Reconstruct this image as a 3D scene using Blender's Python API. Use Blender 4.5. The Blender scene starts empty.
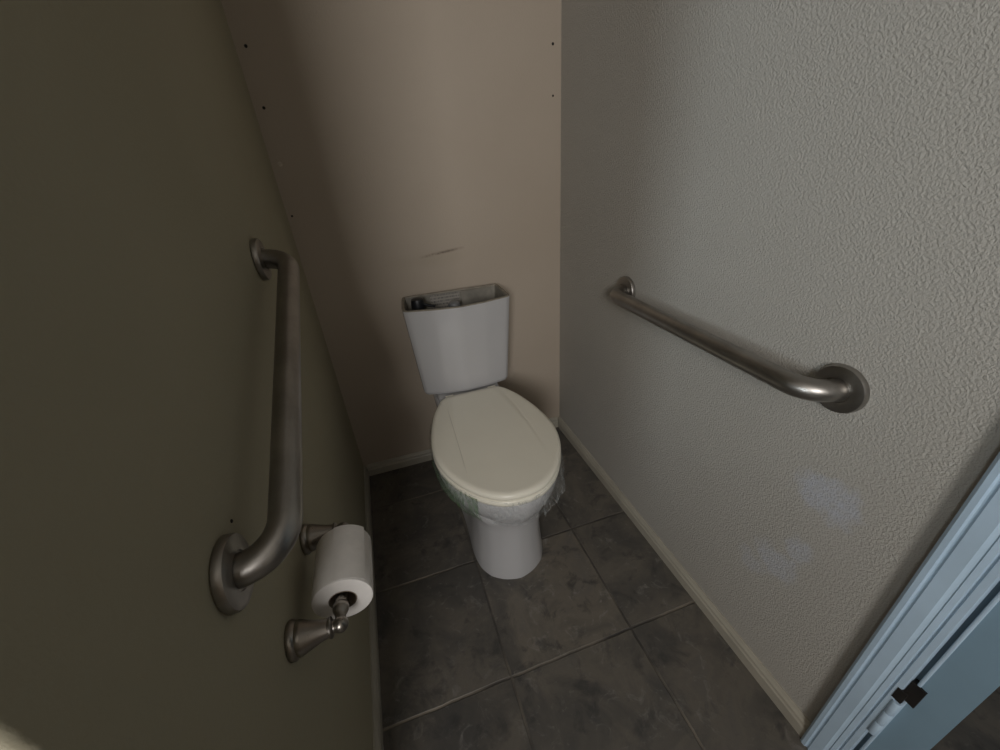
import bpy, math, random
from mathutils import Vector, Matrix
random.seed(7)
S = bpy.context.scene
COL = S.collection
PI = math.pi

# ------------------------------------------------------------------ materials
def newmat(name):
    m = bpy.data.materials.new(name); m.use_nodes = True
    nt = m.node_tree
    return m, nt, nt.nodes['Principled BSDF']

def node(nt, t, **kw):
    n = nt.nodes.new(t)
    for k, v in kw.items():
        if k.startswith('i_'):
            n.inputs[k[2:].replace('_', ' ')].default_value = v
        else:
            setattr(n, k, v)
    return n

def ramp(nt, src, stops):
    r = nt.nodes.new('ShaderNodeValToRGB')
    el = r.color_ramp.elements
    while len(el) < len(stops): el.new(.5)
    for e, (p, c) in zip(el, stops):
        e.position = p; e.color = (c[0], c[1], c[2], 1) if not isinstance(c, (int, float)) else (c, c, c, 1)
    nt.links.new(src, r.inputs['Fac'])
    return r.outputs['Color']

def mixc(nt, fac, a, b, mode='MIX'):
    n = nt.nodes.new('ShaderNodeMix'); n.data_type = 'RGBA'; n.blend_type = mode
    if isinstance(fac, (int, float)): n.inputs[0].default_value = fac
    else: nt.links.new(fac, n.inputs[0])
    for v, s in ((a, n.inputs[6]), (b, n.inputs[7])):
        if isinstance(v, tuple): s.default_value = (*v, 1)
        else: nt.links.new(v, s)
    return n.outputs[2]

def math_n(nt, op, a, b=None, c=None, clamp=False):
    n = nt.nodes.new('ShaderNodeMath'); n.operation = op; n.use_clamp = clamp
    for i, v in enumerate((a, b, c)):
        if v is None: continue
        if isinstance(v, (int, float)): n.inputs[i].default_value = v
        else: nt.links.new(v, n.inputs[i])
    return n.outputs[0]

def noise(nt, scale, detail=3, rough=.5, vec=None, dist=0):
    n = nt.nodes.new('ShaderNodeTexNoise')
    n.inputs['Scale'].default_value = scale; n.inputs['Detail'].default_value = detail
    n.inputs['Roughness'].default_value = rough; n.inputs['Distortion'].default_value = dist
    if vec is not None: nt.links.new(vec, n.inputs['Vector'])
    return n.outputs['Fac']

def coords(nt):
    return nt.nodes.new('ShaderNodeNewGeometry').outputs['Position']

def objcoords(nt):
    return nt.nodes.new('ShaderNodeTexCoord').outputs['Object']

def bump(nt, bsdf, h, strength, dist):
    b = nt.nodes.new('ShaderNodeBump'); b.inputs['Strength'].default_value = strength
    b.inputs['Distance'].default_value = dist
    nt.links.new(h, b.inputs['Height']); nt.links.new(b.outputs['Normal'], bsdf.inputs['Normal'])

def blob(nt, pos, cx, cy, cz, rx, ry, rz, nz=None, amt=0.0):
    """soft patch mask with a ragged outline, in room coordinates"""
    sub = node(nt, 'ShaderNodeVectorMath', operation='SUBTRACT'); nt.links.new(pos, sub.inputs[0]); sub.inputs[1].default_value = (cx, cy, cz)
    dv = node(nt, 'ShaderNodeVectorMath', operation='DIVIDE'); nt.links.new(sub.outputs[0], dv.inputs[0]); dv.inputs[1].default_value = (rx, ry, rz)
    ln = node(nt, 'ShaderNodeVectorMath', operation='LENGTH'); nt.links.new(dv.outputs[0], ln.inputs[0])
    v = ln.outputs['Value']
    if nz is not None: v = math_n(nt, 'ADD', v, math_n(nt, 'MULTIPLY', math_n(nt, 'SUBTRACT', nz, .5), amt))
    return math_n(nt, 'SUBTRACT', 1.0, v, clamp=True)

def wall_mat(name, col, col2, tex_scale, tex_str, tex_dist, extra=None):
    m, nt, b = newmat(name)
    pos = coords(nt)
    n1 = noise(nt, 1.6, 3, .5, pos)
    c = ramp(nt, n1, [(.35, col), (.65, col2)])
    if extra: c = extra(nt, pos, c)
    nt.links.new(c, b.inputs['Base Color'])
    b.inputs['Roughness'].default_value = .72
    b.inputs['Specular IOR Level'].default_value = .3
    h1 = noise(nt, tex_scale, 4, .55, pos, .4)
    h = ramp(nt, h1, [(.30, 0.0), (.70, 1.0)])
    bump(nt, b, h, tex_str, tex_dist)
    return m

WARM = (.392, .374, .336); WARM2 = (.42, .402, .364)
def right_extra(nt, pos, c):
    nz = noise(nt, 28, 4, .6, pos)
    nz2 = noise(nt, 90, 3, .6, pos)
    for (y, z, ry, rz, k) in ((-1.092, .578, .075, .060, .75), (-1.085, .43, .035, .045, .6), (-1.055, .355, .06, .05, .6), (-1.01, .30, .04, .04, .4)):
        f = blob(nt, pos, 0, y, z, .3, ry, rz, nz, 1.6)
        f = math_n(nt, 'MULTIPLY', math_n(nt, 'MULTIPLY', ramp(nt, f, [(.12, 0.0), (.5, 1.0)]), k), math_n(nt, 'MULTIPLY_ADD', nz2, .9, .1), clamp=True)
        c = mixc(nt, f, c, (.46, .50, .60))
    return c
def back_extra(nt, pos, c):
    nz = noise(nt, 60, 4, .7, pos)
    nz3 = noise(nt, 9, 3, .6, pos)
    sep = nt.nodes.new('ShaderNodeSeparateXYZ'); nt.links.new(pos, sep.inputs[0])
    # rubbed line left by the tank lid, slightly sloping
    zz = math_n(nt, 'SUBTRACT', sep.outputs['Z'], math_n(nt, 'MULTIPLY_ADD', sep.outputs['X'], .10, .914))
    ln = math_n(nt, 'SUBTRACT', 1, math_n(nt, 'DIVIDE', math_n(nt, 'ABSOLUTE', zz), .0065), clamp=True)
    xx = math_n(nt, 'SUBTRACT', 1, math_n(nt, 'DIVIDE', math_n(nt, 'ABSOLUTE', math_n(nt, 'ADD', sep.outputs['X'], .45)), .085), clamp=True)
    f = math_n(nt, 'MULTIPLY', math_n(nt, 'MULTIPLY', ln, math_n(nt, 'MULTIPLY', xx, 1.6, clamp=True)), ramp(nt, nz, [(.36, 0.0), (.55, 1.0)]))
    c = mixc(nt, math_n(nt, 'MULTIPLY', f, .95, clamp=True), c, (.13, .10, .075))
    f2 = math_n(nt, 'MULTIPLY', blob(nt, pos, -.50, 0, .85, .20, .3, .035, nz3, 1.0), .35)
    c = mixc(nt, f2, c, (.36, .31, .23))
    return c

M = {}
M['wall_right'] = wall_mat('orange_peel_paint', WARM, WARM2, 250, .50, .003, right_extra)
M['wall_back'] = wall_mat('tan_paint', (.415, .35, .28), (.44, .375, .305), 170, .12, .002, back_extra)
M['wall_left'] = wall_mat('olive_tan_paint', (.335, .305, .215), (.365, .333, .24), 160, .16, .0025)
M['ceiling'] = wall_mat('ceiling_paint', (.6, .58, .54), (.62, .6, .56), 120, .3, .003)
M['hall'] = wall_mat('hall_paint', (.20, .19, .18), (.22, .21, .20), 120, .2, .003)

def tile_mat():
    m, nt, b = newmat('slate_tile')
    pos = coords(nt)
    sep = nt.nodes.new('ShaderNodeSeparateXYZ'); nt.links.new(pos, sep.inputs[0])
    wob = math_n(nt, 'MULTIPLY', math_n(nt, 'SUBTRACT', noise(nt, 14, 3, .6, pos), .5), .006)
    ux = math_n(nt, 'DIVIDE', math_n(nt, 'ADD', math_n(nt, 'ADD', sep.outputs['X'], .2207), wob), .3473)
    uy = math_n(nt, 'DIVIDE', math_n(nt, 'ADD', math_n(nt, 'ADD', sep.outputs['Y'], .5619), wob), .3526)
    def edge(u, p):
        f = math_n(nt, 'FRACT', math_n(nt, 'ADD', u, 50.5))
        return math_n(nt, 'MULTIPLY', math_n(nt, 'ABSOLUTE', math_n(nt, 'SUBTRACT', f, .5)), p)
    d = math_n(nt, 'MINIMUM', edge(ux, .3473), edge(uy, .3526))
    g = math_n(nt, 'SUBTRACT', 1, math_n(nt, 'DIVIDE', math_n(nt, 'SUBTRACT', d, .0018), .0022), clamp=True)   # 1 on grout
    ids = nt.nodes.new('ShaderNodeCombineXYZ')
    nt.links.new(math_n(nt, 'FLOOR', math_n(nt, 'ADD', ux, 50)), ids.inputs[0]); nt.links.new(math_n(nt, 'FLOOR', math_n(nt, 'ADD', uy, 50)), ids.inputs[1])
    wn = nt.nodes.new('ShaderNodeTexWhiteNoise'); nt.links.new(ids.outputs[0], wn.inputs['Vector'])
    off = node(nt, 'ShaderNodeVectorMath', operation='MULTIPLY_ADD'); nt.links.new(wn.outputs['Color'], off.inputs[0]); off.inputs[1].default_value = (7, 7, 7); nt.links.new(pos, off.inputs[2])
    v = off.outputs[0]
    n1 = noise(nt, 6, 6, .62, v, .6)
    n2 = noise(nt, 26, 6, .7, v, 1.0)
    c = ramp(nt, n1, [(.30, (.085, .082, .078)), (.45, (.14, .127, .109)), (.58, (.215, .188, .153)), (.74, (.16, .148, .134))])
    pale = ramp(nt, n2, [(.56, 0.0), (.72, 1.0)])
    c = mixc(nt, math_n(nt, 'MULTIPLY', pale, .75), c, (.36, .335, .305))
    dark = ramp(nt, noise(nt, 16, 5, .65, v, .5), [(.32, 1.0), (.46, 0.0)])
    c = mixc(nt, math_n(nt, 'MULTIPLY', dark, .65), c, (.035, .036, .038))
    tone = mixc(nt, .35, (1, 1, 1), wn.outputs['Color'])
    hs = nt.nodes.new('ShaderNodeHueSaturation'); hs.inputs['Saturation'].default_value = 0; nt.links.new(tone, hs.inputs['Color'])
    c = mixc(nt, 1, c, hs.outputs['Color'], 'MULTIPLY')
    # floor shade painted in: all tiles darkened except the one before the toilet
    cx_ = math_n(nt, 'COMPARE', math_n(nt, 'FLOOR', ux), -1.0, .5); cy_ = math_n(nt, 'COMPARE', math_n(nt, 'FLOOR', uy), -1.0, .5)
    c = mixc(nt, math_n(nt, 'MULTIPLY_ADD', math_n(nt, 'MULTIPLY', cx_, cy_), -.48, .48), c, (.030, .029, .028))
    gn = ramp(nt, noise(nt, 3.2, 3, .5, pos), [(.42, (.035, .032, .03)), (.60, (.22, .19, .15))])
    gm = ramp(nt, noise(nt, 7, 4, .6, pos), [(.36, .25), (.56, .95)])
    c = mixc(nt, math_n(nt, 'MULTIPLY', g, gm), c, gn)
    nt.links.new(c, b.inputs['Base Color'])
    nt.links.new(ramp(nt, n2, [(.3, .42), (.7, .6)]), b.inputs['Roughness'])
    hh = math_n(nt, 'ADD', math_n(nt, 'MULTIPLY', g, -1.2), math_n(nt, 'MULTIPLY', n2, .5))
    bump(nt, b, hh, .5, .003)
    return m
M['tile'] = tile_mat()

def plain(name, col, rough=.5, metal=0, spec=.5, nscale=None, amt=.08, coat=0):
    m, nt, b = newmat(name)
    b.inputs['Roughness'].default_value = rough; b.inputs['Metallic'].default_value = metal
    b.inputs['Specular IOR Level'].default_value = spec; b.inputs['Coat Weight'].default_value = coat
    if nscale:
        n = noise(nt, nscale, 4, .55, objcoords(nt))
        lo = tuple(x * (1 - amt) for x in col); hi = tuple(min(1, x * (1 + amt)) for x in col)
        nt.links.new(ramp(nt, n, [(.3, lo), (.7, hi)]), b.inputs['Base Color'])
    else:
        b.inputs['Base Color'].default_value = (*col, 1)
    return m

def brushed(name, col, r0, r1, sx, sy, sz, bs=.05):
    m, nt, b = newmat(name)
    mp = nt.nodes.new('ShaderNodeMapping'); mp.inputs['Scale'].default_value = (sx, sy, sz)
    nt.links.new(objcoords(nt), mp.inputs['Vector'])
    n = noise(nt, 1, 5, .7, mp.outputs[0])
    cloud = noise(nt, 18, 4, .6, objcoords(nt))
    b.inputs['Metallic'].default_value = 1
    c = ramp(nt, cloud, [(.3, tuple(x * .82 for x in col)), (.7, tuple(min(1, x * 1.1) for x in col))])
    nt.links.new(c, b.inputs['Base Color'])
    nt.links.new(ramp(nt, n, [(.3, r0), (.7, r1)]), b.inputs['Roughness'])
    bump(nt, b, n, bs, .001)
    return m

M['steel'] = brushed('brushed_stainless', (.36, .34, .315), .28, .46, 40, 500, 500)
M['nickel'] = brushed('brushed_nickel', (.31, .285, .255), .26, .42, 300, 60, 60)
M['porcelain'] = plain('white_porcelain', (.47, .465, .468), .16, spec=.5, nscale=5, amt=.02)
M['raw'] = plain('unglazed_rim', (.22, .195, .155), .7, nscale=40, amt=.25)
M['inside'] = plain('mottled_tank_inside', (.20, .185, .155), .45, nscale=18, amt=.25)  # darker and more mottled than the outer porcelain
def bisque_mat():
    m, nt, b = newmat('cream_plastic_lid')
    oc = objcoords(nt)
    sep = nt.nodes.new('ShaderNodeSeparateXYZ'); nt.links.new(oc, sep.inputs[0])
    # shade of the lid's left crease, painted in as a dark line
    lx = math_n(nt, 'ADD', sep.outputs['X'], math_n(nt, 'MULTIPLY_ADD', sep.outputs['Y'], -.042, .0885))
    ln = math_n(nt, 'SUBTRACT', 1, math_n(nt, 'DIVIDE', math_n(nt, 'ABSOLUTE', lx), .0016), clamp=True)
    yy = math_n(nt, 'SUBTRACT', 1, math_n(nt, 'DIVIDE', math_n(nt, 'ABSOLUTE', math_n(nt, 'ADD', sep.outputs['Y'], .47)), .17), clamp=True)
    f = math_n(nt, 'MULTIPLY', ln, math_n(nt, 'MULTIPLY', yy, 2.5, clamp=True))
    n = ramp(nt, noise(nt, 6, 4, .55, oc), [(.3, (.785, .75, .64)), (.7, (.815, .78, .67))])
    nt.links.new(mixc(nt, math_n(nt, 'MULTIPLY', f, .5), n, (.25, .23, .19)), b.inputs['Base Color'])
    b.inputs['Roughness'].default_value = .33; b.inputs['Specular IOR Level'].default_value = .45
    return m
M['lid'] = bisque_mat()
M['bisque'] = plain('cream_plastic', (.80, .765, .655), .33, spec=.45, nscale=6, amt=.02)
M['black'] = plain('black_plastic', (.006, .007, .009), .45, nscale=20, amt=.2)
M['grey_plastic'] = plain('grey_plastic', (.16, .165, .17), .45, nscale=20, amt=.2)
M['paper'] = plain('tissue_paper', (.68, .65, .615), .9, spec=.1, nscale=60, amt=.04)
M['card'] = plain('grey_cardboard', (.22, .18, .14), .9, spec=.1, nscale=60, amt=.1)
M['base'] = plain('baseboard_paint', (.37, .345, .285), .45, nscale=12, amt=.08)
M['trim'] = plain('blue_white_paint', (.42, .545, .66), .42, nscale=10, amt=.06)
M['door'] = plain('door_paint', (.215, .325, .41), .45, nscale=8, amt=.05)
M['dark'] = plain('hole_shade', (.008, .006, .005), .7, nscale=50, amt=.4)  # near black: shade of the hinge hole put into the colour
M['screw'] = plain('black_screw', (.02, .018, .016), .5, metal=.6, nscale=200, amt=.3)
M['spackle'] = plain('spackle', (.52, .46, .38), .85, nscale=150, amt=.2)
M['whitevinyl'] = plain('window_vinyl', (.8, .8, .8), .35, nscale=9, amt=.03)

def label_mat():
    m, nt, b = newmat('printed_label')
    tc = objcoords(nt)
    mp = nt.nodes.new('ShaderNodeMapping'); mp.inputs['Scale'].default_value = (1, 1, 1); nt.links.new(tc, mp.inputs['Vector'])
    sep = nt.nodes.new('ShaderNodeSeparateXYZ'); nt.links.new(mp.outputs[0], sep.inputs[0])
    row = math_n(nt, 'FRACT', math_n(nt, 'MULTIPLY', sep.outputs['Z'], 90))
    rown = math_n(nt, 'FLOOR', math_n(nt, 'MULTIPLY', sep.outputs['Z'], 90))
    inrow = math_n(nt, 'LESS_THAN', row, .5)
    cv = nt.nodes.new('ShaderNodeCombineXYZ'); nt.links.new(math_n(nt, 'MULTIPLY', sep.outputs['X'], 330), cv.inputs[0]); nt.links.new(math_n(nt, 'MULTIPLY', rown, 9), cv.inputs[1])
    ch = math_n(nt, 'GREATER_THAN', noise(nt, 1, 2, .6, cv.outputs[0]), .5)
    f = math_n(nt, 'MULTIPLY', inrow, ch)
    c = mixc(nt, math_n(nt, 'MULTIPLY', f, .8), (.27, .25, .22), (.04, .04, .037))
    nt.links.new(c, b.inputs['Base Color']); b.inputs['Roughness'].default_value = .6
    return m
M['label'] = label_mat()

def film_mat(name, tint, lo, hi):
    m, nt, b = newmat(name)
    out = nt.nodes['Material Output']
    pos = objcoords(nt)
    mp = nt.nodes.new('ShaderNodeMapping'); mp.inputs['Scale'].default_value = (1, 1, .45); mp.inputs['Rotation'].default_value = (.4, .2, 0); nt.links.new(pos, mp.inputs['Vector'])
    n = noise(nt, 55, 5, .65, mp.outputs[0], 1.5)
    a = ramp(nt, n, [(.42, lo), (.52, (lo + hi) / 2.4), (.64, hi)])
    tr = nt.nodes.new('ShaderNodeBsdfTransparent')
    b.inputs['Base Color'].default_value = (*tint, 1); b.inputs['Roughness'].default_value = .12
    bump(nt, b, n, .9, .01)
    mx = nt.nodes.new('ShaderNodeMixShader')
    nt.links.new(a, mx.inputs[0]); nt.links.new(tr.outputs[0], mx.inputs[1]); nt.links.new(b.outputs[0], mx.inputs[2])
    nt.links.new(mx.outputs[0], out.inputs['Surface'])
    return m
M['film'] = film_mat('clear_film', (.70, .74, .74), .05, .36)
M['film_green'] = film_mat('green_printed_film', (.13, .27, .11), .06, .60)

# ------------------------------------------------------------------ mesh helpers
def mk(name, verts, faces, mat, parent=None, smooth=None, loc=None, fmats=None):
    me = bpy.data.meshes.new(name)
    me.from_pydata([tuple(v) for v in verts], [], faces)
    mats = mat if isinstance(mat, (list, tuple)) else [mat]
    for mm in mats: me.materials.append(mm)
    if fmats:
        for p, i in zip(me.polygons, fmats): p.material_index = i
    me.validate()
    import bmesh
    bm = bmesh.new(); bm.from_mesh(me)
    bmesh.ops.remove_doubles(bm, verts=bm.verts, dist=1e-6)
    bmesh.ops.recalc_face_normals(bm, faces=bm.faces)
    bm.to_mesh(me); bm.free()
    o = bpy.data.objects.new(name, me); COL.objects.link(o)
    if smooth is not None:
        me.shade_smooth()
        if smooth < 179: me.set_sharp_from_angle(angle=math.radians(smooth))
    if parent is not None: o.parent = parent
    if loc is not None: o.location = loc
    return o

def thing(name, label, cat, loc, rotz=0, group=None):
    o = bpy.data.objects.new(name, None); COL.objects.link(o)
    o.location = loc; o.rotation_euler = (0, 0, rotz); o.empty_display_size = .05
    o['label'] = label; o['category'] = cat
    if group: o['group'] = group
    return o

def tag(o, label, cat, group=None):
    o['label'] = label; o['category'] = cat
    if group: o['group'] = group
    return o

def struct(o):
    o['kind'] = 'structure'; return o

def boxvf(x0, x1, y0, y1, z0, z1):
    v = [(x, y, z) for z in (z0, z1) for y in (y0, y1) for x in (x0, x1)]
    f = [(0, 2, 3, 1), (4, 5, 7, 6), (0, 1, 5, 4), (2, 6, 7, 3), (0, 4, 6, 2), (1, 3, 7, 5)]
    return v, f

class MB:
    def __init__(s): s.v = []; s.f = []; s.m = []
    def add(s, v, f, mi=0):
        n = len(s.v); s.v += [tuple(a) for a in v]; s.f += [tuple(i + n for i in q) for q in f]; s.m += [mi] * len(f)
        return s
    def build(s, name, mat, parent=None, smooth=None, loc=None):
        return mk(name, s.v, s.f, mat, parent, smooth, loc, s.m if isinstance(mat, (list, tuple)) else None)

def box(name, x0, x1, y0, y1, z0, z1, mat, parent=None, bevel=0):
    o = mk(name, *boxvf(x0, x1, y0, y1, z0, z1), mat, parent)
    if bevel:
        b = o.modifiers.new('bevel', 'BEVEL'); b.width = bevel; b.segments = 3
    return o

def loft(loops, cap0=True, cap1=True):
    n = len(loops[0]); v = []; f = []
    for L in loops: v += [tuple(p) for p in L]
    for k in range(len(loops) - 1):
        for i in range(n):
            j = (i + 1) % n
            f.append((k * n + i, k * n + j, (k + 1) * n + j, (k + 1) * n + i))
    if cap0: f.append(tuple(range(n - 1, -1, -1)))
    if cap1: f.append(tuple((len(loops) - 1) * n + i for i in range(n)))
    return v, f

def prism_along(profile, a, b):
    """profile = list of (p,q) with functions a(p,q), b(p,q) giving the two end points"""
    return loft([[a(*p) for p in profile], [b(*p) for p in profile]])

def tube(path, r, seg=28, closed_caps=True):
    """sweep a circle along a path (parallel transport); r number or list"""
    P = [Vector(p) for p in path]; loops = []
    t0 = (P[1] - P[0]).normalized()
    up = Vector((0, 0, 1)) if abs(t0.z) < .9 else Vector((0, 1, 0))
    nrm = (up - t0 * up.dot(t0)).normalized()
    for i, p in enumerate(P):
        t = (P[min(i + 1, len(P) - 1)] - P[max(i - 1, 0)]).normalized()
        nrm = (nrm - t * nrm.dot(t)).normalized(); bn = t.cross(nrm)
        rr = r[i] if isinstance(r, (list, tuple)) else r
        loops.append([p + (nrm * math.cos(2 * PI * k / seg) + bn * math.sin(2 * PI * k / seg)) * rr for k in range(seg)])
    return loft(loops, closed_caps, closed_caps)

def lathe(prof, axis='z', seg=40, origin=(0, 0, 0)):
    """prof list of (r, h); revolve about axis"""
    O = Vector(origin); loops = []
    for r, h in prof:
        L = []
        for k in range(seg):
            a = 2 * PI * k / seg; c, s = r * math.cos(a), r * math.sin(a)
            p = {'z': (c, s, h), 'x': (h, c, s), 'y': (c, h, -s)}[axis]
            L.append(O + Vector(p))
        loops.append(L)
    return loft(loops, prof[0][0] > 1e-5, prof[-1][0] > 1e-5)

def chaikin(P, k=.2, it=2, closed=True):
    for j in range(it):
        Q = []; n = len(P)
        for i in range(n if closed else n - 1):
            a, b = P[i], P[(i + 1) % n]
            Q.append(tuple(a[c] + (b[c] - a[c]) * k for c in range(len(a))))
            Q.append(tuple(b[c] + (a[c] - b[c]) * k for c in range(len(a))))
        if not closed: Q = [P[0]] + Q[1:-1] + [P[-1]]
        P = Q; k = .25
    return P

def resample(P, N):
    n = len(P); d = [0]
    for i in range(n):
        a, b = P[i], P[(i + 1) % n]; d.append(d[-1] + math.dist(a, b))
    out = []; k = 0
    for i in range(N):
        t = d[-1] * i / N
        while d[k + 1] < t: k += 1
        u = (t - d[k]) / max(1e-9, d[k + 1] - d[k]); a, b = P[k], P[(k + 1) % n]
        out.append(tuple(a[c] + (b[c] - a[c]) * u for c in range(len(a))))
    return out

def half_to_loop(half, N, k=.25, it=3):
    """half outline (u>=0) from back centre to front centre -> closed symmetric loop of N points starting back centre"""
    full = list(half) + [(-u, v) for u, v in reversed(half[1:-1] if half[-1][0] == 0 else half[1:])]
    P = chaikin(full, k, it)
    # rotate so that first point is at the back centre
    i0 = min(range(len(P)), key=lambda i: (round(P[i][1], 3), abs(P[i][0])))
    P = P[i0:] + P[:i0]
    if P[0][0] * P[1][0] < 0: P = P[1:] + P[:1]
    P = [(0.0, P[0][1])] + P if abs(P[0][0]) > 1e-6 else P
    return resample(P, N)

# ------------------------------------------------------------------ room shell
W = .8986           # width of the alcove
CEIL = 2.44
RX = -2.5           # far left of the bathroom
FY = -3.3           # wall with the window
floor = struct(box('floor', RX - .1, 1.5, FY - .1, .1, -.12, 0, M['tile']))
ceil = struct(box('ceiling', RX - .1, 1.5, FY - .1, .1, CEIL, CEIL + .1, M['ceiling']))
struct(box('wall_back', RX, .115, 0, .1, 0, CEIL, M['wall_back']))
# right wall with the door opening
mb = MB()
mb.add(*boxvf(0, .115, -1.284, 0, 0, CEIL)); mb.add(*boxvf(0, .115, FY, -2.10, 0, CEIL)); mb.add(*boxvf(0, .115, -2.10, -1.284, 2.06, CEIL))
struct(mb.build('wall_right', M['wall_right']))
# left wall: a partition that ends in a rounded corner
xa, xb, ye, r = -W, -W - .115, -1.254, .007
plan = [(xa, 0)]
for k in range(9):
    a = k / 8 * PI / 2; plan.append((xa - r + r * math.cos(a), ye + r - r * math.sin(a)))
for k in range(9):
    a = PI / 2 + k / 8 * PI / 2; plan.append((xb + r + r * math.cos(a), ye + r - r * math.sin(a)))
plan.append((xb, 0))
struct(mk('wall_left', *loft([[(x, y, 0) for x, y in plan], [(x, y, CEIL) for x, y in plan]]), M['wall_left'], smooth=40))
mb = MB(); sy0, sy1, sz0, sz1 = -2.72, -2.28, .88, 1.68
mb.add(*boxvf(RX - .1, RX, FY, sy0, 0, CEIL)); mb.add(*boxvf(RX - .1, RX, sy1, 0, 0, CEIL))
mb.add(*boxvf(RX - .1, RX, sy0, sy1, 0, sz0)); mb.add(*boxvf(RX - .1, RX, sy0, sy1, sz1, CEIL))
struct(mb.build('wall_outer', M['wall_back']))
wf = MB(); t = .03
wf.add(*boxvf(RX - .08, RX - .03, sy0, sy0 + t, sz0, sz1)); wf.add(*boxvf(RX - .08, RX - .03, sy1 - t, sy1, sz0, sz1))
wf.add(*boxvf(RX - .08, RX - .03, sy0 + t, sy1 - t, sz0, sz0 + t)); wf.add(*boxvf(RX - .08, RX - .03, sy0 + t, sy1 - t, sz1 - t, sz1))
struct(wf.build('window_2', M['whitevinyl']))
# wall behind the camera with the window opening
wx0, wx1, wz0, wz1 = -1.80, -1.06, 1.25, 2.15
mb = MB()
mb.add(*boxvf(RX, wx0, FY - .1, FY, 0, CEIL)); mb.add(*boxvf(wx1, .115, FY - .1, FY, 0, CEIL))
mb.add(*boxvf(wx0, wx1, FY - .1, FY, 0, wz0)); mb.add(*boxvf(wx0, wx1, FY - .1, FY, wz1, CEIL))
struct(mb.build('wall_front', M['wall_back']))
wf = MB(); t = .045
wf.add(*boxvf(wx0, wx0 + t, FY - .08, FY - .02, wz0, wz1)); wf.add(*boxvf(wx1 - t, wx1, FY - .08, FY - .02, wz0, wz1))
wf.add(*boxvf(wx0 + t, wx1 - t, FY - .08, FY - .02, wz0, wz0 + t)); wf.add(*boxvf(wx0 + t, wx1 - t, FY - .08, FY - .02, wz1 - t, wz1))
xm = (wx0 + wx1) / 2
wf.add(*boxvf(xm - t / 2, xm + t / 2, FY - .075, FY - .025, wz0 + t, wz1 - t))
struct(wf.build('window_1', M['whitevinyl']))
# hall beyond the door opening
struct(box('wall_hall', 1.4, 1.5, FY, 0, 0, CEIL, M['hall']))

# baseboards (profile: offset from wall, height)
BH = .0535
prof = [(0, 0), (.0118, 0), (.0118, .030), (.0095, .034), (.0085, .040), (.0095, .0425), (.006, .047), (.0045, .0505), (.003, BH), (0, BH)]
struct(mk('baseboard_right', *prism_along(prof, lambda p, q: (-p, 0, q), lambda p, q: (-p, -1.2375, q)), M['base']))
struct(mk('baseboard_back', *prism_along(prof, lambda p, q: (-W + .0125, -p, q), lambda p, q: (-.0125, -p, q)), M['base']))
struct(mk('baseboard_left', *prism_along(prof, lambda p, q: (-W + p, -.0, q), lambda p, q: (-W + p, ye + r, q)), M['base']))

# door casing: moulded profile, offset from wall x against y
ca, cb = -1.238, -1.2985
cprof = [(0, 0), (.0, 0), (-.016, 0), (-.0185, .004), (-.0185, .0105), (-.0150, .0125), (-.0150, .0145), (-.0172, .0175), (-.0160, .034), (-.0128, .0375),
         (-.0122, .0395), (-.0135, .041), (-.0118, .047), (-.0085, .0482), (-.0085, .0500), (-.0108, .0515), (-.0100, .0590), (-.006, .0605), (0, .0605)]
cprof = cprof[1:]
HT = 2.11
struct(mk('trim_1', *prism_along(cprof, lambda p, q: (p, ca - q, 0), lambda p, q: (p, ca - q, HT)), M['trim'], smooth=28))
# jamb inside the opening
struct(box('trim_2', .0, .115, -1.2895, -1.2842, 0, 2.06, M['trim']))

# door standing open into the hall, hinge edge towards us
dpl = [(-.0035, -1.3095), (-.0010, -1.3052), (.76, -1.235), (.76, -1.281), (-.0035, -1.3565)]
door = struct(mk('door_1', *loft([[(x, y, .012) for x, y in dpl], [(x, y, 2.04) for x, y in dpl]]), M['door'], smooth=20))
es = MB(); es.add(*boxvf(-.0058, -.0006, -1.3095, -1.3046, .012, 2.04))
strip = es.build('edge_strip', M['trim'], door); bv = strip.modifiers.new('bevel', 'BEVEL'); bv.width = .0018; bv.segments = 3
# rebate behind the gap
struct(box('trim_3', .006, .012, -1.3040, -1.2895, 0, 2.04, M['door']))
hz0, hz1 = .205, .318
hb = MB()
n = 3
for k in range(n):
    z0 = hz0 + (hz1 - hz0) * k / n; z1 = hz0 + (hz1 - hz0) * (k + 1) / n
    hb.add(*lathe([(0, z0 + .0006), (.0058, z0 + .0006), (.0066, z0 + .002), (.0066, z1 - .002), (.0058, z1 - .0006), (0, z1 - .0006)], 'z', 20, (-.0072, -1.3022, 0)))
hinge = hb.build('hinge', M['trim'], door, 35)
hinge['label'] = 'painted hinge knuckles low on the door edge'
rec = MB()
rec.add(*boxvf(-.0068, .004, -1.3180, -1.2995, .332, .380)); rec.add(*boxvf(-.0112, .004, -1.3060, -1.2935, .322, .350))  # solid black blocks stand for the shaded hole above the knuckles
gap = rec.build('hinge_hole_shade', M['dark'], door)
gap['label'] = 'black block for the dark hole where the upper knuckle is missing'

# ------------------------------------------------------------------ toilet (local u across, v out from the wall)
XC = -.450
toilet = thing('toilet', 'white two piece toilet with open tank and closed cream lid, standing on dark tile floor', 'toilet', (XC, 0, 0))
N = 128
def L3(loop, z): return [(u, -v, z) for u, v in loop]

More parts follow.
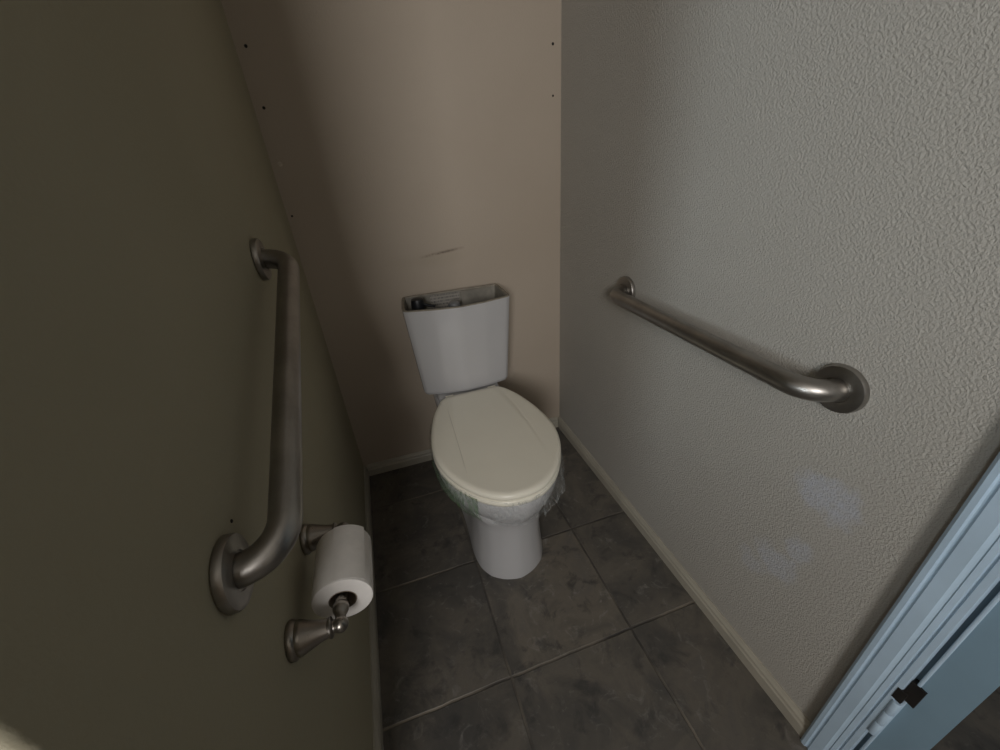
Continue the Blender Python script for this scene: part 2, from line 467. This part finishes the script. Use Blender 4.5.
def ped(hw, front, back, nose, cr, side):
    """faceted pedestal outline: centre ridge, two front facets, long sides"""
    return [(0, back), (hw * .8, back), (hw, back + .04), (hw * side, (front + back) * .5), (hw, front - .14), (hw * .93, front - .080), (hw * .73, front - .038), (hw * .40, front - .012), (0, front + .001)]
def egg(hw, front, deck, scale_back=1.0):
    """bowl outline with a narrower deck behind"""
    d = deck
    pts = [(0, .045), (d, .045), (d * 1.03, .10), (d * 1.02, .20), (d * 1.10, .25)]
    body = [(.300, .80), (.37, .93), (.44, .99), (.50, 1.0), (.56, .965), (.615, .86), (.665, .70), (.705, .50), (.732, .28), (.745, .07)]
    for v, k in body:
        vv = .30 + (v - .30) * (front - .30) / .445
        pts.append((hw * k, vv))
    pts.append((0, front + .002))
    return pts
secs = []
def S_(pts, z, k=.18, it=3): secs.append(L3(half_to_loop(pts, N, k, it), z))
S_(ped(.1165, .672, .13, .030, .66, .93), 0.0)
S_(ped(.1165, .672, .13, .030, .66, .93), .012)
S_(ped(.112, .671, .13, .030, .66, .92), .06)
S_(ped(.105, .673, .13, .030, .66, .92), .14)
S_(ped(.106, .679, .12, .030, .66, .94), .21)
S_(ped(.110, .685, .11, .032, .68, .96), .245)
S_(ped(.117, .690, .10, .034, .72, 1.0), .262)
S_(egg(.134, .702, .108), .279, .25)
S_(egg(.150, .716, .111), .297, .25)
S_(egg(.165, .730, .114), .318, .25)
S_(egg(.176, .740, .117), .342, .25)
S_(egg(.181, .745, .119), .366, .25)
S_(egg(.182, .746, .119), .382, .25)
S_(egg(.180, .744, .118), .391, .25)
S_(egg(.175, .739, .114), .3955, .25)
bowl = mk('bowl', *loft(secs), M['porcelain'], toilet, 42)
# raised deck that carries the tank
dk = [(0, .05), (.108, .05), (.112, .07), (.114, .17), (.110, .205), (.095, .213), (0, .215)]
dl = half_to_loop(dk, 64, .2, 3)
def sc(loop, s, c=(0, .15)): return [(c[0] + (u - c[0]) * s, c[1] + (v - c[1]) * s) for u, v in loop]
deck = mk('tank_deck', *loft([L3(dl, .3955), L3(dl, .412), L3(sc(dl, .97), .417)]), M['porcelain'], toilet, 40)

# seat ring and lid share the plan traced from the lid
lidh = [(0, .2265), (.088, .2265), (.110, .240), (.128, .270), (.150, .318), (.171, .395), (.181, .455), (.1845, .505), (.180, .550), (.167, .600), (.142, .652), (.106, .702), (.062, .735), (.03, .7455), (0, .748)]
def offs(loop, d):
    n = len(loop); out = []
    for i in range(n):
        a, b = loop[i - 1], loop[(i + 1) % n]
        tx, ty = b[0] - a[0], b[1] - a[1]; l = math.hypot(tx, ty) or 1
        out.append((loop[i][0] + ty / l * d, loop[i][1] - tx / l * d))
    return out
lid0 = half_to_loop(lidh, N, .25, 2)
# orientation test: make positive offset go outward
if offs(lid0, .01)[N // 2][1] < lid0[N // 2][1]:
    _o = offs
    offs = lambda loop, d: _o(loop, -d)
# seat
seat_o = lid0
sl = [L3(offs(seat_o, -.004), .3958), L3(offs(seat_o, 0), .3985), L3(offs(seat_o, .001), .405), L3(offs(seat_o, -.0005), .4115), L3(offs(seat_o, -.005), .4148)]
inner = [(u * .62, .46 + (v - .48) * .62) for u, v in seat_o]
sl += [L3(offs(inner, .006), .4148), L3(inner, .409), L3(inner, .3958)]
sl.append(sl[0])
seat = mk('seat', *loft(sl, False, False), M['bisque'], toilet, 50)
# lid: rounded edge, raised centre panel with tapering chamfers
def lid_h(u, v):
    t = min(1, max(0, (v - .27) / .36))
    A = .100 + .014 * t + .006 * math.sin(PI * t)
    B = A - .020 * (1 - t) - .0005
    H = .0022 * (1 - t) + .0005
    x = abs(u)
    if v > .63: H *= max(0, 1 - (v - .63) / .06)
    k = 0 if x >= A else (1 if x <= B else (A - x) / (A - B))
    fr = min(1, max(0, (v - .232) / .012))
    return H * k * fr - (.0009 if abs(x - A) < .0012 and v < .62 else 0)
rings = [L3(offs(lid0, -.006), .4172), L3(offs(lid0, -.001), .4185), L3(offs(lid0, .0005), .4225), L3(offs(lid0, 0), .4275), L3(offs(lid0, -.0022), .4315), L3(offs(lid0, -.0065), .4345), L3(offs(lid0, -.012), .4358)]
v_, f_ = loft(rings, True, False)
# top surface: fine grid clipped in polar fashion
base = offs(lid0, -.012); cen = (0, .47); K = 46
loops = []
for k in range(K):
    s = 1 - k / K
    loops.append([(cen[0] + (u - cen[0]) * s, -(cen[1] + (v - cen[1]) * s), .4358 + .0022 * (1 - s * s) + lid_h(cen[0] + (u - cen[0]) * s, cen[1] + (v - cen[1]) * s) * min(1, k / 2)) for u, v in base])
mb = MB(); mb.add(v_, f_); mb.add(*loft(loops, False, True))
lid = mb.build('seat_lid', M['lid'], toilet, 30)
for s in (-1, 1):
    hb = MB(); hb.add(*lathe([(0, s * .077 - .014), (.005, s * .077 - .014), (.0058, s * .077 - .012), (.0058, s * .077 + .012), (.005, s * .077 + .014), (0, s * .077 + .014)], 'x', 16, (0, -.219, .4235)))
    hb.build('seat_hinge', M['bisque'], toilet, 40)
def tank_half(hw, back, side, bow, r):
    fr = side + bow
    return [(0, back), (hw * .93, back), (hw * .965, back + .012), (hw * .985, (back + side) * .5), (hw, side - .022), (hw * .985, side + .004), (hw * .92, side + .014), (hw * .47, side + bow * .80), (hw * .05, fr), (0, fr)]
TN = 160
def TL(hw, back, side, bow, z, inset=0):
    l = half_to_loop(tank_half(hw, back, side, bow, 0), TN, .09, 3)
    if inset: l = offs_any(l, -inset)
    return [(u, -(v - .12), z) for u, v in l]
def offs_any(loop, d):
    # outward positive irrespective of direction
    a = sum(loop[i][0] * loop[(i + 1) % len(loop)][1] - loop[(i + 1) % len(loop)][0] * loop[i][1] for i in range(len(loop)))
    n = len(loop); out = []
    sg = 1 if a > 0 else -1
    for i in range(n):
        p, q = loop[i - 1], loop[(i + 1) % n]
        tx, ty = q[0] - p[0], q[1] - p[1]; l = math.hypot(tx, ty) or 1
        out.append((loop[i][0] + sg * ty / l * d, loop[i][1] - sg * tx / l * d))
    return out
ZB, ZT = .4175, .745
def at_z(z):
    t = (z - ZB) / (ZT - ZB)
    return (.1555 + .0225 * t, .036, .166 + .018 * t, .036 + .010 * t)
tl = []; fm = []
a = at_z(ZB); tl.append(TL(a[0] - .012, a[1] + .012, a[2] - .012, a[3], ZB))
tl.append(TL(a[0] - .003, a[1] + .003, a[2] - .003, a[3], ZB + .004))
for z in (ZB + .014, .50, .58, .66, .72, ZT - .003):
    tl.append(TL(*at_z(z), z))
tl.append(TL(*at_z(ZT), ZT, .0025)); nr = len(tl)
tl.append(TL(*at_z(ZT), ZT, .0085))
tl.append(TL(*at_z(ZT), ZT - .004, .0105))
for z in (.68, .58, .46): tl.append(TL(*at_z(z), z, .0115))
v, f = loft(tl)
fm = []
for k in range(len(tl) - 1):
    fm += [0 if k < nr - 2 else (1 if k < nr + 1 else 2)] * TN
fm += [0, 2]
tank = mk('tank', v, f, [M['porcelain'], M['raw'], M['inside']], toilet, 14, (.0015, -.12, 0), fm)
tank.rotation_euler = (0, 0, math.radians(-2.6))
# fittings inside the tank (local to tank: x across, y back-front with 0 at v=.12)
fv = MB()
FX, FYv = -.1225, .010
fv.add(*lathe([(.011, .46), (.011, .69), (.017, .70), (.017, .707)], 'z', 24, (FX, FYv, 0)))
fv.add(*lathe([(.020, .707), (.0225, .711), (.0225, .728), (.0215, .740), (.0205, .749), (.019, .7525), (.011, .7545), (0, .755)], 'z', 28, (FX, FYv, 0)))
fv.add(*tube([(FX + .016, FYv - .004, .735), (FX + .034, FYv - .014, .730), (FX + .054, FYv - .024, .727)], [.006, .0045, .004], 12))
fill = fv.build('fill_valve', M['black'], tank, 40)
fill['label'] = 'black plastic fill valve cap'
fl = MB()
fl.add(*lathe([(.014, .46), (.014, .70), (.016, .704), (.016, .712), (.021, .716), (.021, .722), (.018, .729), (.010, .733), (0, .734)], 'z', 28, (-.004, -.012, 0)))
flush = fl.build('flush_valve', M['grey_plastic'], tank, 40)
flush['label'] = 'grey plastic flush valve tower'
lv = MB()
lv.add(*boxvf(-.075, .028, .0722, .0728, .655, .738))
lab = lv.build('printed_sticker', M['label'], tank)
lab['label'] = 'pale sticker with small print on the inner back wall of the tank'
cpn = MB()
cpn.add(*loft([[(x, y, z) for x, y in ((.033, .071), (.142, .071), (.142, .064), (.033, .064))] for z in (.60, .741)]))
pn = cpn.build('liner_panel', M['inside'], tank)

# plastic film still stretched around the seat and rim
film_pts = half_to_loop(egg(.183, .748, .119), 300, .25, 3)
film_pts = [p for p in film_pts]
def film(name, a0, a1, mat, parent, top, bot, off, amp, seed, rows=14, flare=0):
    rnd = random.Random(seed)
    ph = [rnd.uniform(0, 6.28) for _ in range(12)]
    idx = list(range(int(a0 * 300), int(a1 * 300) + 1))
    ol = offs_any(film_pts, 1.0); v = []; f = []
    for r_ in range(rows + 1):
        t = r_ / rows
        for i_, i in enumerate(idx):
            s = i_ / (len(idx) - 1)
            p = film_pts[i % 300]; nx, ny = ol[i % 300][0] - p[0], ol[i % 300][1] - p[1]
            b = bot + .012 * math.sin(9 * s + ph[3]) + .006 * math.sin(31 * s + ph[4])
            z = top + (b - top) * t
            # follow the curve of the rim below z=.37
            cur = 0
            if z < .366: cur = -((.366 - z) / .07) ** 1.6 * .022
            w = amp * (math.sin(40 * s + 5 * t + ph[0]) + .7 * math.sin(83 * s - 7 * t + ph[1]) + .5 * math.sin(150 * s + 13 * t + ph[2]))
            env = min(1, 6 * s, 6 * (1 - s))
            d = off + abs(w) * (.25 + t) + flare * env * t ** 1.3 * (1 + .5 * math.sin(22 * s + ph[5])) + cur * (0 if flare else 1)
            v.append((p[0] + nx * d, -(p[1] + ny * d), z))
    n = len(idx)
    for r_ in range(rows):
        for i in range(n - 1):
            f.append((r_ * n + i, r_ * n + i + 1, (r_ + 1) * n + i + 1, (r_ + 1) * n + i))
    o = mk(name, v, f, mat, parent, 180)
    return o
# which way round does the loop run?  (start back centre)
right_first = film_pts[75][0] > 0
def span(a, b):      # spans are given walking from the back round the right-hand side to the front (.5) and on to the left
    return (a, b) if right_first else (1 - b, 1 - a)
wrap = thing('plastic_wrap', 'crumpled clear plastic film stretched round the rim under the toilet seat', 'plastic film', (XC, 0, 0))
film('film_band', *span(.46, .80), M['film'], wrap, .4125, .325, .0042, .0014, 3)
o = film('loose_end', *span(.28, .47), M['film'], wrap, .4125, .318, .0042, .0020, 5, flare=.009)
o = film('green_print', *span(.57, .80), M['film_green'], wrap, .408, .318, .0062, .0014, 9)
o['label'] = 'green printed strip of the film'

# ------------------------------------------------------------------ grab bars
def grab_bar(name, label, p0, p1, nrm):
    """flange centres p0,p1 on the wall, nrm = wall normal into the room. Local x runs along the bar"""
    p0 = Vector(p0); p1 = Vector(p1); nrm = Vector(nrm)
    root = thing(name, label, 'grab bar', p0, 0, 'grab bars on the alcove walls')
    ax = (p1 - p0).normalized(); third = nrm.cross(ax)
    root.rotation_mode = 'QUATERNION'
    root.rotation_quaternion = Matrix((ax, third * -1, nrm)).transposed().to_quaternion() if Matrix((ax, third * -1, nrm)).determinant() > 0 else Matrix((ax, third, nrm)).transposed().to_quaternion()
    Ln = (p1 - p0).length; R = .0188; d = .0575; br = .048
    path = [(0, 0, .001), (0, 0, .006)]
    for k in range(15):
        a = k / 14 * PI / 2; path.append((br - br * math.cos(a), 0, d - br + br * math.sin(a)))
    for k in range(1, 12): path.append((br + (Ln - 2 * br) * k / 12, 0, d))
    for k in range(15):
        a = PI / 2 - k / 14 * PI / 2; path.append((Ln - br + br * math.cos(a), 0, d - br + br * math.sin(a)))
    path += [(Ln, 0, .006), (Ln, 0, .001)]
    mk('tube', *tube(path, R, 36), M['steel'], root, 50)
    for x in (0, Ln):
        fl = mk('flange', *lathe([(.0, .0004), (.0394, .0004), (.0408, .002), (.0408, .0080), (.0392, .0112), (.0345, .0124), (.026, .0132), (.0215, .0134), (.0205, .0122), (.0, .0122)], 'z', 56), M['steel'], root, 30)
        fl.location = (x, 0, 0)
    return root
grab_bar('grab_bar', 'brushed steel grab bar mounted level on the pale textured wall with the door trim',
         (0, -.447, .7835), (0, -1.050, .7845), (-1, 0, 0))
grab_bar('grab_bar', 'brushed steel grab bar slanting upward on the dark wall above the toilet paper',
         (-W, -.491, 1.002), (-W, -1.056, .7795), (1, 0, 0))

# ------------------------------------------------------------------ toilet paper holder and roll
HZ, Y0, Y1, D = .5835, -1.0215, -.843, .0665
holder = thing('toilet_paper_holder', 'brushed nickel two post paper holder fixed on dark wall below slanting bar', 'toilet paper holder', (-W, (Y0 + Y1) / 2, HZ))
half = (Y1 - Y0) / 2
bell = [(0, .0004), (.0258, .0004), (.0264, .002), (.0264, .006), (.0243, .009), (.0232, .0105), (.0238, .0135), (.0222, .018), (.0180, .029), (.0146, .039), (.0125, .048), (.0118, .0505),
        (.0142, .052), (.0145, .0545), (.0120, .0562), (.0088, .0575), (.0086, .0585)]
ballp = [(.0086, .0585)] + [(.0112 * math.sin(a), D - .0112 * math.cos(a)) for a in [.9, 1.2, 1.57, 1.9, 2.3, 2.6, 2.9]] + [(.0, D + .0112)]
for s in (-1, 1):
    mk('post', *lathe(bell + ballp[1:], 'x', 40, (0, s * half, 0)), M['nickel'], holder, 35)
# spindle between the balls
sp = [(0, -half + .004), (.0078, -half + .006), (.0074, -half + .013), (.0086, -half + .016), (.0112, -half + .021), (.0118, -half + .026), (.0108, -half + .031), (.0090, -half + .033), (.0090, -half + .05), (.0080, -half + .052)]
sp2 = sp + [(r_, -h) for r_, h in reversed(sp)]
mk('spindle', *lathe(sp2, 'y', 28, (D, 0, 0)), M['nickel'], holder, 40)

RR, RC = .0447, .0200
rollc = (-W + D + .001, -.9265, HZ - RC + .0130)
roll = thing('toilet_paper_roll', 'white toilet paper roll hanging on the nickel holder', 'toilet paper', rollc)
hl = .0535
rp = []
rb = MB()
outer = [(RC + .0008, -hl), (RR - .004, -hl), (RR - .001, -hl + .001), (RR, -hl + .004), (RR + .0004, 0), (RR, hl - .004), (RR - .001, hl - .001), (RR - .004, hl), (RC + .0008, hl)]
rb.add(*lathe(outer, 'y', 72)); 
v, f = lathe(outer + [outer[0]], 'y', 72)
f = f[:-2]
mk('paper', v, f, M['paper'], roll, 40)
cv = [(RC + .0006, -hl - .0004), (RC + .0006, hl + .0004), (RC - .0006, hl + .0004), (RC - .0006, -hl - .0004), (RC + .0006, -hl - .0004)]
v, f = lathe(cv, 'y', 48); f = f[:-2]
core = mk('cardboard_core', v, f, M['card'], roll, 40)
core['label'] = 'dark cardboard core'
# loose last sheet lifting off the top, room side
tl = []
for k in range(10):
    a = math.radians(35 + k * 7)
    rr = RR + .0006 + (.0022 * (9 - k) / 9 if True else 0)
    tl.append((rr * math.cos(a), rr * math.sin(a)))
v = []; f = []
for (x, z) in tl:
    l = math.hypot(x, z); q = (l + .0005) / l
    v += [(x, -hl + .002, z), (x, hl - .001, z), (x * q, hl - .001, z * q), (x * q, -hl + .002, z * q)]
for k in range(len(tl) - 1):
    a = 4 * k; b = a + 4
    for j in range(4): f.append((a + j, a + (j + 1) % 4, b + (j + 1) % 4, b + j))
f += [(0, 1, 2, 3), tuple(4 * (len(tl) - 1) + j for j in (3, 2, 1, 0))]
mk('loose_sheet', v, f, M['paper'], roll, 60)

# ------------------------------------------------------------------ screws and nail marks in the walls
def screw(loc, nrm, label, mat='screw', r=.0038, name='screw', cat='screw', group='screw heads in the walls'):
    mb = MB()
    mb.add(*lathe([(0, -.0002), (r * 1.05, -.0002), (r, .0006), (r * .75, .0011), (r * .3, .0008), (0, .0004)], 'z', 18))
    o = mb.build(name, M[mat], None, 40)
    o.rotation_mode = 'QUATERNION'; o.rotation_quaternion = Vector((0, 0, 1)).rotation_difference(Vector(nrm))
    o.location = loc
    tag(o, label, cat, group)
screw((-.8735, -.0003, 1.4350), (0, -1, 0), 'dark screw head in back wall, topmost of the column by the left corner')
screw((-.8742, -.0003, 1.3045), (0, -1, 0), 'dark screw head in back wall, second from top by the left corner')
screw((-.8850, -.0003, 1.0330), (0, -1, 0), 'small dark screw head in back wall just above the slanting grab bar end', r=.003)
screw((-.0280, -.0003, 1.4340), (0, -1, 0), 'dark screw head high on back wall beside the right corner, upper of two')
screw((-.0280, -.0003, 1.3040), (0, -1, 0), 'pale ringed screw head on back wall beside the right corner, lower of two', r=.0032)
screw((-.8757, -.0003, 1.1710), (0, -1, 0), 'filled pale screw spot on back wall between the dark screws by left corner', mat='spackle', r=.006, name='filled_screw')
screw((-W + .0003, -1.0030, .8040), (1, 0, 0), 'tiny nail hole on dark wall above the lower flange of slanting bar', r=.0022, name='nail', cat='nail')

# ------------------------------------------------------------------ light: daylight through the window behind the camera
w = bpy.data.worlds.new('world'); S.world = w; w.use_nodes = True
bg = w.node_tree.nodes['Background']; bg.inputs[0].default_value = (.75, .86, 1, 1); bg.inputs[1].default_value = .12
def area(name, loc, target, sx, sy, power, col):
    l = bpy.data.lights.new(name, 'AREA'); l.shape = 'RECTANGLE'; l.size = sx; l.size_y = sy; l.energy = power; l.color = col
    o = bpy.data.objects.new(name, l); COL.objects.link(o); o.location = loc
    o.rotation_euler = (Vector(target) - Vector(loc)).to_track_quat('-Z', 'Y').to_euler()
    return o
area('window_daylight', ((wx0 + wx1) / 2, FY - .015, (wz0 + wz1) / 2), ((wx0 + wx1) / 2, 0, (wz0 + wz1) / 2), wx1 - wx0 - .1, wz1 - wz0 - .1, 46, (1.0, .98, .965))
sw = area('side_window_daylight', (RX - .025, -2.5, 1.28), (0, -.55, 1.15), .36, .70, 1.5, (.80, .92, 1.0)); sw.data.spread = math.radians(42)

# ------------------------------------------------------------------ camera
cam = bpy.data.cameras.new('camera'); co = bpy.data.objects.new('camera', cam); COL.objects.link(co)
cam.sensor_width = 36; cam.lens = 398.65 / 1000 * 36; cam.clip_start = .01
Rm = Matrix(((0.94841166, 0.20731302, -0.23986794), (-0.30966041, 0.44342231, -0.84112251), (-0.06801285, 0.87200801, 0.48474353)))
co.matrix_world = Matrix.Translation((-0.67853841, -1.41351655, 1.15499746)) @ Rm.to_4x4()
S.camera = co
vs = S.view_settings
S.display_settings.display_device = 'sRGB'
vs.view_transform = 'Standard'; vs.look = 'None'; vs.gamma = 1; vs.use_curve_mapping = False; vs.exposure = -.1
S.cycles.max_bounces = 8
S.cycles.use_denoising = True
